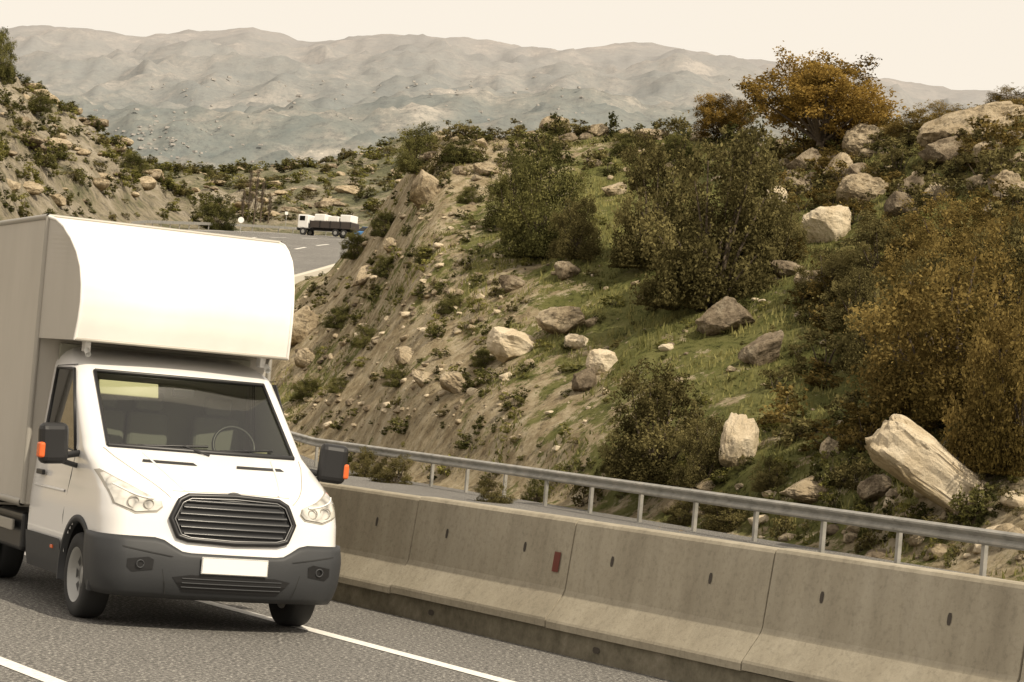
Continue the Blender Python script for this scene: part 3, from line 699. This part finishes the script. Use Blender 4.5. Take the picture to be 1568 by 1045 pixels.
# bonnet details
polypatch("bonnet_vent",[(.17,1.315),(.62,1.315),(.60,1.335),(.19,1.335)],.012,M_blk,mirror=True)
for sg in(1,-1):
    tube("bonnet_gap",spts([(sg*.52,1.06),(sg*.60,1.13),(sg*.70,1.22),(sg*.82,1.34),(sg*.86,1.40)],.001,6,False),.0035,M_trim)
    tube("bonnet_crease",spts([(sg*.40,1.12),(sg*.46,1.2),(sg*.52,1.3),(sg*.56,1.38)],-.006,8,False),.012,M_white)
tube("bonnet_gap",spts([(-.50,1.115),(0,1.125),(.50,1.115)],.001,10,False),.003,M_trim)
c=surf(0,1.115,.01);o=part("badge",[Vector((math.cos(a)*.055,-.012,math.sin(a)*.022)) for a in np.linspace(0,6.28,18)[:-1]],[tuple(range(17))],M_chr,solid=.01);o.location=c
for x0,x1 in((-.55,.02),(.12,.62)):
    a=surf(x0,1.44,.03);b2=surf(x1,1.47,.03);tube("wiper",[a,surf((x0+x1)/2,1.455,.035),b2],.010,M_blk)
tube("wiper_arm",[surf(.0,1.40,.03),surf(-.2,1.46,.045)],.009,M_blk)
# cab sides
for sg in(1,-1):
    def sp(y,z,off=.004): return Vector((sg*(tb(WK,z)+off),y,z))
    def sidepatch(name,quad,m,off=.004,nu=10,nv=10):
        V_=[];F_=[]
        for i in range(nv+1):
            for j in range(nu+1):
                u_,v_=j/nu,i/nv;a=[quad[0][k]*(1-u_)+quad[1][k]*u_ for k in(0,1)];b_=[quad[3][k]*(1-u_)+quad[2][k]*u_ for k in(0,1)]
                V_.append(sp(a[0]*(1-v_)+b_[0]*v_,a[1]*(1-v_)+b_[1]*v_,off))
        F_=[(i*(nu+1)+j,i*(nu+1)+j+1,(i+1)*(nu+1)+j+1,(i+1)*(nu+1)+j) for i in range(nv) for j in range(nu)]
        return part(name,V_,F_,m,True)
    sidepatch("door_window",[(1.33,1.34),(2.36,1.40),(2.36,2.03),(1.84,2.03)],M_sgl,.006)
    tube("window_seal",[sp(*p,.007) for p in((1.33,1.34),(2.36,1.40),(2.36,2.03),(1.84,2.03))],.014,M_blk,True)
    tube("door_gap",[sp(y,z,.0) for y,z in((1.32,1.36),(1.36,1.1),(1.42,.8),(1.42,.42),(2.38,.42),(2.40,1.3),(2.40,2.05),(1.80,2.07))],.004,M_gap)
    tube("door_step",[sp(y,1.0,.0) for y in(1.45,2.4)],.012,M_white)
    sidepatch("sill_cladding",[(1.40,.30),(2.48,.30),(2.48,.60),(1.40,.60)],M_plas,.022)
    sidepatch("fender_cladding",[(.46,.52),(.56,.52),(.56,.72),(.46,.74)],M_plas,.02)
    pbox("door_handle",(sg*1.035,2.18,1.12),(.03,.2,.045),M_blk,.01)
    pbox("side_indicator",(sg*1.025,1.62,.52),(.04,.07,.03),M_amb,.005)
    V_=[];F_=[];na=30
    for i in range(na+1):
        a=math.radians(-12+204*i/na)
        for rr_,xo in((AR-.012,-.10),(AR-.012,.022),(AR+.035,.018),(AR+.04,-.02)):
            V_.append((sg*(1.012+xo),AX[0]+math.cos(a)*rr_,AX[1]+math.sin(a)*rr_))
    F_=[(i*4+j,i*4+j+1,i*4+5+j,i*4+4+j) for i in range(na) for j in range(3)]
    part("wheel_arch",V_,F_,M_plas,True)
    V_=[];F_=[]
    for i in range(na+1):
        a=math.radians(180*i/na)
        for xo in(.98,.55): V_.append((sg*xo,AX[0]+math.cos(a)*(AR-.015),AX[1]+math.sin(a)*(AR-.015)))
    F_=[(i*2,i*2+1,i*2+3,i*2+2) for i in range(na)]+[tuple(range(1,2*na+2,2))]
    part("wheelhouse",V_,F_,M_blk)
    pbox("mirror_housing",(sg*1.24,1.13,1.40),(.25,.13,.34),M_blk,.055,(0,sg*.06,sg*-.15))
    tube("mirror_arm",[Vector((sg*.97,1.25,1.33)),Vector((sg*1.16,1.15,1.30))],.028,M_blk);tube("mirror_arm",[Vector((sg*.97,1.25,1.22)),Vector((sg*1.16,1.15,1.26))],.022,M_blk)
    pbox("mirror_indicator",(sg*1.345,1.10,1.34),(.055,.10,.13),M_amb,.02)
# wheels
def wheel(name,x,y,sg):
    prof=[(.0,.05),(.07,.045),(.09,.03),(.16,.02),(.185,.035),(.20,.085),(.215,.095),(.225,.11),(.30,.115),(.335,.10),(.347,.07),(.347,-.07),(.335,-.10),(.30,-.115),(.22,-.11),(.20,-.09),(0,-.08)]
    n=40;V_=[];F_=[];mi=[]
    for i in range(n):
        a=2*math.pi*i/n
        for r,w in prof: V_.append((w*sg,math.cos(a)*r,math.sin(a)*r))
    k=len(prof)
    for i in range(n):
        for j in range(k-1):
            F_.append((i*k+j,((i+1)%n)*k+j,((i+1)%n)*k+j+1,i*k+j+1));mi.append(0 if 7<=j<=14 else 1)
    me=pymesh(name,V_,F_,[M_tyre,M_steel],mi,True);o=addobj(name,me,van,(x,y,.347))
    for i in range(8):
        a=2*math.pi*i/8
        oo=part("wheel_slot",[(sg*.035,math.cos(a+d)*r,math.sin(a+d)*r) for d,r in((-.2,.10),(.2,.10),(.24,.175),(-.24,.175))],[(0,1,2,3)],M_blk);oo.location=(x+sg*.014,y,.347)
    return o
wheel("front_wheel",-.90,.95,-1);wheel("front_wheel_r",.90,.95,1)
for sg in(1,-1): wheel("rear_wheel",sg*.93,4.5,sg);wheel("rear_wheel_inner",sg*.68,4.5,sg)
for sg in(1,-1): pbox("chassis_rail",(sg*.42,4.4,.66),(.09,4.6,.16),M_blk)
pbox("rear_axle",(0,4.5,.36),(1.4,.14,.14),M_blk);pbox("engine_undertray",(0,1.1,.34),(1.3,1.6,.12),M_blk)
pbox("fuel_tank",(-.75,3.3,.55),(.45,.9,.35),M_blk,.04);pbox("side_guard",(-1.03,3.6,.60),(.03,1.3,.10),M_trim);pbox("side_guard_r",(1.03,3.6,.60),(.03,1.3,.10),M_trim)
pbox("rear_mudguard",(-.93,4.5,.76),(.34,1.0,.04),M_blk);pbox("rear_mudguard_r",(.93,4.5,.76),(.34,1.0,.04),M_blk)
# interior
pbox("dashboard",(0,1.38,1.30),(1.75,.72,.22),M_int,.06);pbox("cab_floor",(0,1.7,.62),(1.7,1.5,.05),M_int)
pbox("cab_rear_wall",(0,2.47,1.45),(1.78,.03,1.6),M_int)
for x in(-.55,-.12,.52):
    pbox("seat_back",(x,2.2,1.40),(.44 if x!=-.12 else .38,.14,.62),M_seat,.05);pbox("headrest",(x,2.18,1.80),(.26,.1,.17),M_seat,.04);pbox("seat_base",(x,1.95,1.05),(.45,.5,.2),M_seat,.05)
tube("steering_wheel",[Vector((.5+math.cos(a)*.19,1.62+math.sin(a)*.07,1.47+math.sin(a)*.17)) for a in np.linspace(0,6.28,28)],.015,M_blk,True)
pbox("sun_visor",(-.48,1.655,1.895),(.52,.02,.13),M_vis,.01,(-.35,.0,-.06))
pbox("interior_mirror",(0,1.62,1.90),(.2,.03,.07),M_blk,.01)
pbox("paper_on_dash",(.55,1.15,1.45),(.14,.1,.012),M_vis,.002)
# cargo box
HW=1.09
V_=[];F_=[];boxv(V_,F_,Vector((0,4.65,2.08)),Vector((1,0,0)),Vector((0,1,0)),UZ,2*HW,4.3,2.54)
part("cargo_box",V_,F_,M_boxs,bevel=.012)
PP=[(1.64,2.275),(1.60,2.45),(1.585,2.6),(1.60,2.75),(1.65,2.9),(1.74,3.03),(1.87,3.15),(2.05,3.25),(2.27,3.315),(2.498,3.345)]
PPd=[]
for i in range(len(PP)-1):
    for k in range(3): PPd.append((PP[i][0]+(PP[i+1][0]-PP[i][0])*k/3,PP[i][1]+(PP[i+1][1]-PP[i][1])*k/3))
PPd.append(PP[-1])
def phw(y): return float(np.interp(y,[1.58,1.9,2.5],[.955,1.02,1.085]))
V_=[];F_=[];nx=16
for y,z in PPd:
    for k in range(nx+1):
        q=-1+2*k/nx;V_.append((q*phw(y),y+.10*q*q*q*q*min(1,(2.5-y)/.5),z))
F_=[(i*(nx+1)+k,i*(nx+1)+k+1,(i+1)*(nx+1)+k+1,(i+1)*(nx+1)+k) for i in range(len(PPd)-1) for k in range(nx)]
part("luton_front",V_,F_,M_boxw,True)
for sg in(-1,1):
    e=[Vector((sg*phw(y),y+.10*min(1,(2.5-y)/.5),z)) for y,z in PPd]
    V_=[p.copy() for p in e]+[Vector((sg*1.085,2.5,p.z)) for p in e];n_=len(e)
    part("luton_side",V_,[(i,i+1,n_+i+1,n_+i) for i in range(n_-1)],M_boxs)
    tube("luton_edge",[p+Vector((0,-.002,0)) for p in e],.014,M_boxw)
    tube("box_pillar",[Vector((sg*1.085,2.5,.82)),Vector((sg*1.085,2.5,3.35))],.026,M_trim)
    tube("box_top_rail",[Vector((sg*1.085,2.5,3.345)),Vector((sg*1.085,6.8,3.345))],.026,M_trim)
    tube("box_bottom_rail",[Vector((sg*1.085,2.5,.83)),Vector((sg*1.085,6.8,.83))],.035,M_trim)
    pbox("roof_bracket",(sg*.80,1.95,2.235),(.05,.12,.10),M_white,.01)
    tube("marker_lamp",[Vector((sg*.82,1.80,2.16)),Vector((sg*.82,1.86,2.20))],.025,M_plate)
V_=[Vector((-phw(1.64),1.74,2.275)),Vector((-phw(1.64)*.6,1.655,2.275)),Vector((phw(1.64)*.6,1.655,2.275)),Vector((phw(1.64),1.74,2.275)),Vector((1.085,2.5,2.275)),Vector((-1.085,2.5,2.275))]
part("luton_floor",V_,[(0,1,2,3,4,5)],M_trim)
tube("luton_lower_trim",[Vector((q*phw(1.64),1.64+.10*q**4-.004,2.28)) for q in np.linspace(-1,1,20)],.014,M_trim)
tube("luton_top_trim",[Vector((-1.085,2.5,3.352)),Vector((1.085,2.5,3.352))],.018,M_trim)
# ---------------------------------------------------------------- far vehicles
def vbox(par,name,c,s,m,bevel=.05):
    V=[];Fs=[];boxv(V,Fs,Vector((0,0,0)),Vector((1,0,0)),Vector((0,1,0)),UZ,*s);o=addobj(name,pymesh(name,V,Fs,m),par,c)
    md=o.modifiers.new("b",'BEVEL');md.width=bevel;md.segments=2;return o
def vwheel(par,x,y,r=.48):
    V=[];Fs=[];frustum(V,Fs,(0,-.14,0),(0,.14,0),r,r,20);k=len(V);V+=[(0,-.14,0)];Fs+=[(i,(i+1)%20,k) for i in range(20)]
    o=addobj("wheel",pymesh("wheel",V,Fs,M_tyre),par,(x,y,r));V=[];Fs=[];frustum(V,Fs,(0,-.15,0),(0,-.13,0),r*.5,r*.5,16);Fs.append(tuple(range(16)));addobj("hub",pymesh("hub",V,Fs,M_steel),par,(x,y,r))
M_bed,_,_=mat("dropside_brown",(.045,.035,.03),.7);M_blue,_,_=mat("blue_paint",(.08,.25,.55),.3)
ty=283;tk=empty("flatbed_truck",(-22.6,ty,float(zroad(ty))),math.radians(-24));tk.scale=(.9,.9,.92)
vbox(tk,"chassis",(0,0,.85),(8,.9,.25),M_blk);vbox(tk,"cab",(-3.2,0,1.75),(1.6,2.3,1.75),M_white,.15);vbox(tk,"side_window",(-3.3,-1.16,2.15),(.8,.02,.6),M_sgl,.01);vbox(tk,"windscreen",(-4.0,0,2.15),(.03,1.9,.65),M_sgl,.01)
vbox(tk,"front_bumper",(-4.02,0,.8),(.12,2.2,.35),M_plas);vbox(tk,"dropside",(.9,0,1.45),(6.0,2.4,.9),M_bed)
for x in(-2.1,-.6,.9,2.4,3.9): vbox(tk,"stake",(x,-1.22,1.45),(.1,.05,1.0),M_blk,.01)
for x,w,h in((-.9,1.6,.9),(1.1,1.5,.7),(2.9,1.6,.95)): vbox(tk,"load",(x,.1,1.9+h/2),(w,2.,h),M_boxw,.1)
for x in(-3.1,1.7,2.9):
    for y in(-1.0,1.0): vwheel(tk,x,y)
cr_=empty("car",(-18.0,289,float(zroad(289))),math.radians(-30))
vbox(cr_,"body",(0,0,.65),(4.2,1.75,.6),M_blue,.15)
me=pymesh("cabin",[(-1.5,-.8,.9),(1.6,-.8,.9),(1.6,.8,.9),(-1.5,.8,.9),(-.8,-.65,1.45),(1.1,-.65,1.45),(1.1,.65,1.45),(-.8,.65,1.45)],[(0,1,5,4),(1,2,6,5),(2,3,7,6),(3,0,4,7),(4,5,6,7)],M_sgl);addobj("cabin",me,cr_)
vbox(cr_,"roof",(.15,0,1.46),(1.9,1.3,.05),M_blue,.02)
for x in(-1.3,1.3):
    for y in(-.8,.8): vwheel(cr_,x,y,.32)
for nm,u,v,rnd in(("traffic_sign",367,362,True),("traffic_sign",437,348,False)):
    g=pixel_ground(u,v,240);e_=empty(nm,g);V=[];Fs=[];frustum(V,Fs,(0,0,-.2),(0,0,1.6),.05,.05,8);addobj("post",pymesh("post",V,Fs,M_rail),e_)
    V=[];Fs=[];frustum(V,Fs,(0,-.08,1.6),(0,-.05,1.6),.3,.3,20 if rnd else 4);Fs.append(tuple(range(20 if rnd else 4)));addobj("plate",pymesh("plate",V,Fs,M_plate),e_)
# ---------------------------------------------------------------- light
el=math.radians(45);az=Vector((.62,-.78,0)).normalized();sd=Vector((az.x*math.cos(el),az.y*math.cos(el),math.sin(el)))
sl=bpy.data.lights.new("sun",'SUN');sl.energy=4.2;sl.angle=math.radians(.6);sl.color=(1.,.88,.69)
so=bpy.data.objects.new("sun",sl);S.collection.objects.link(so);so.rotation_euler=sd.to_track_quat('Z','Y').to_euler()
W=bpy.data.worlds.new("World");S.world=W;W.use_nodes=True;nt=W.node_tree;bg=nt.nodes["Background"];bg.inputs[1].default_value=.1
sky=nt.nodes.new("ShaderNodeTexSky");sky.sky_type='NISHITA';sky.sun_disc=False;sky.sun_elevation=el;sky.sun_rotation=math.atan2(az.x,az.y);sky.dust_density=4;sky.air_density=1.2;sky.altitude=200
mx=nt.nodes.new("ShaderNodeMix");mx.data_type='RGBA';mx.inputs[0].default_value=.8;mx.inputs[7].default_value=(11.4,10.1,8.4,1)
nt.links.new(sky.outputs[0],mx.inputs[6]);nt.links.new(mx.outputs[2],bg.inputs[0])
print("objects",len(bpy.data.objects))
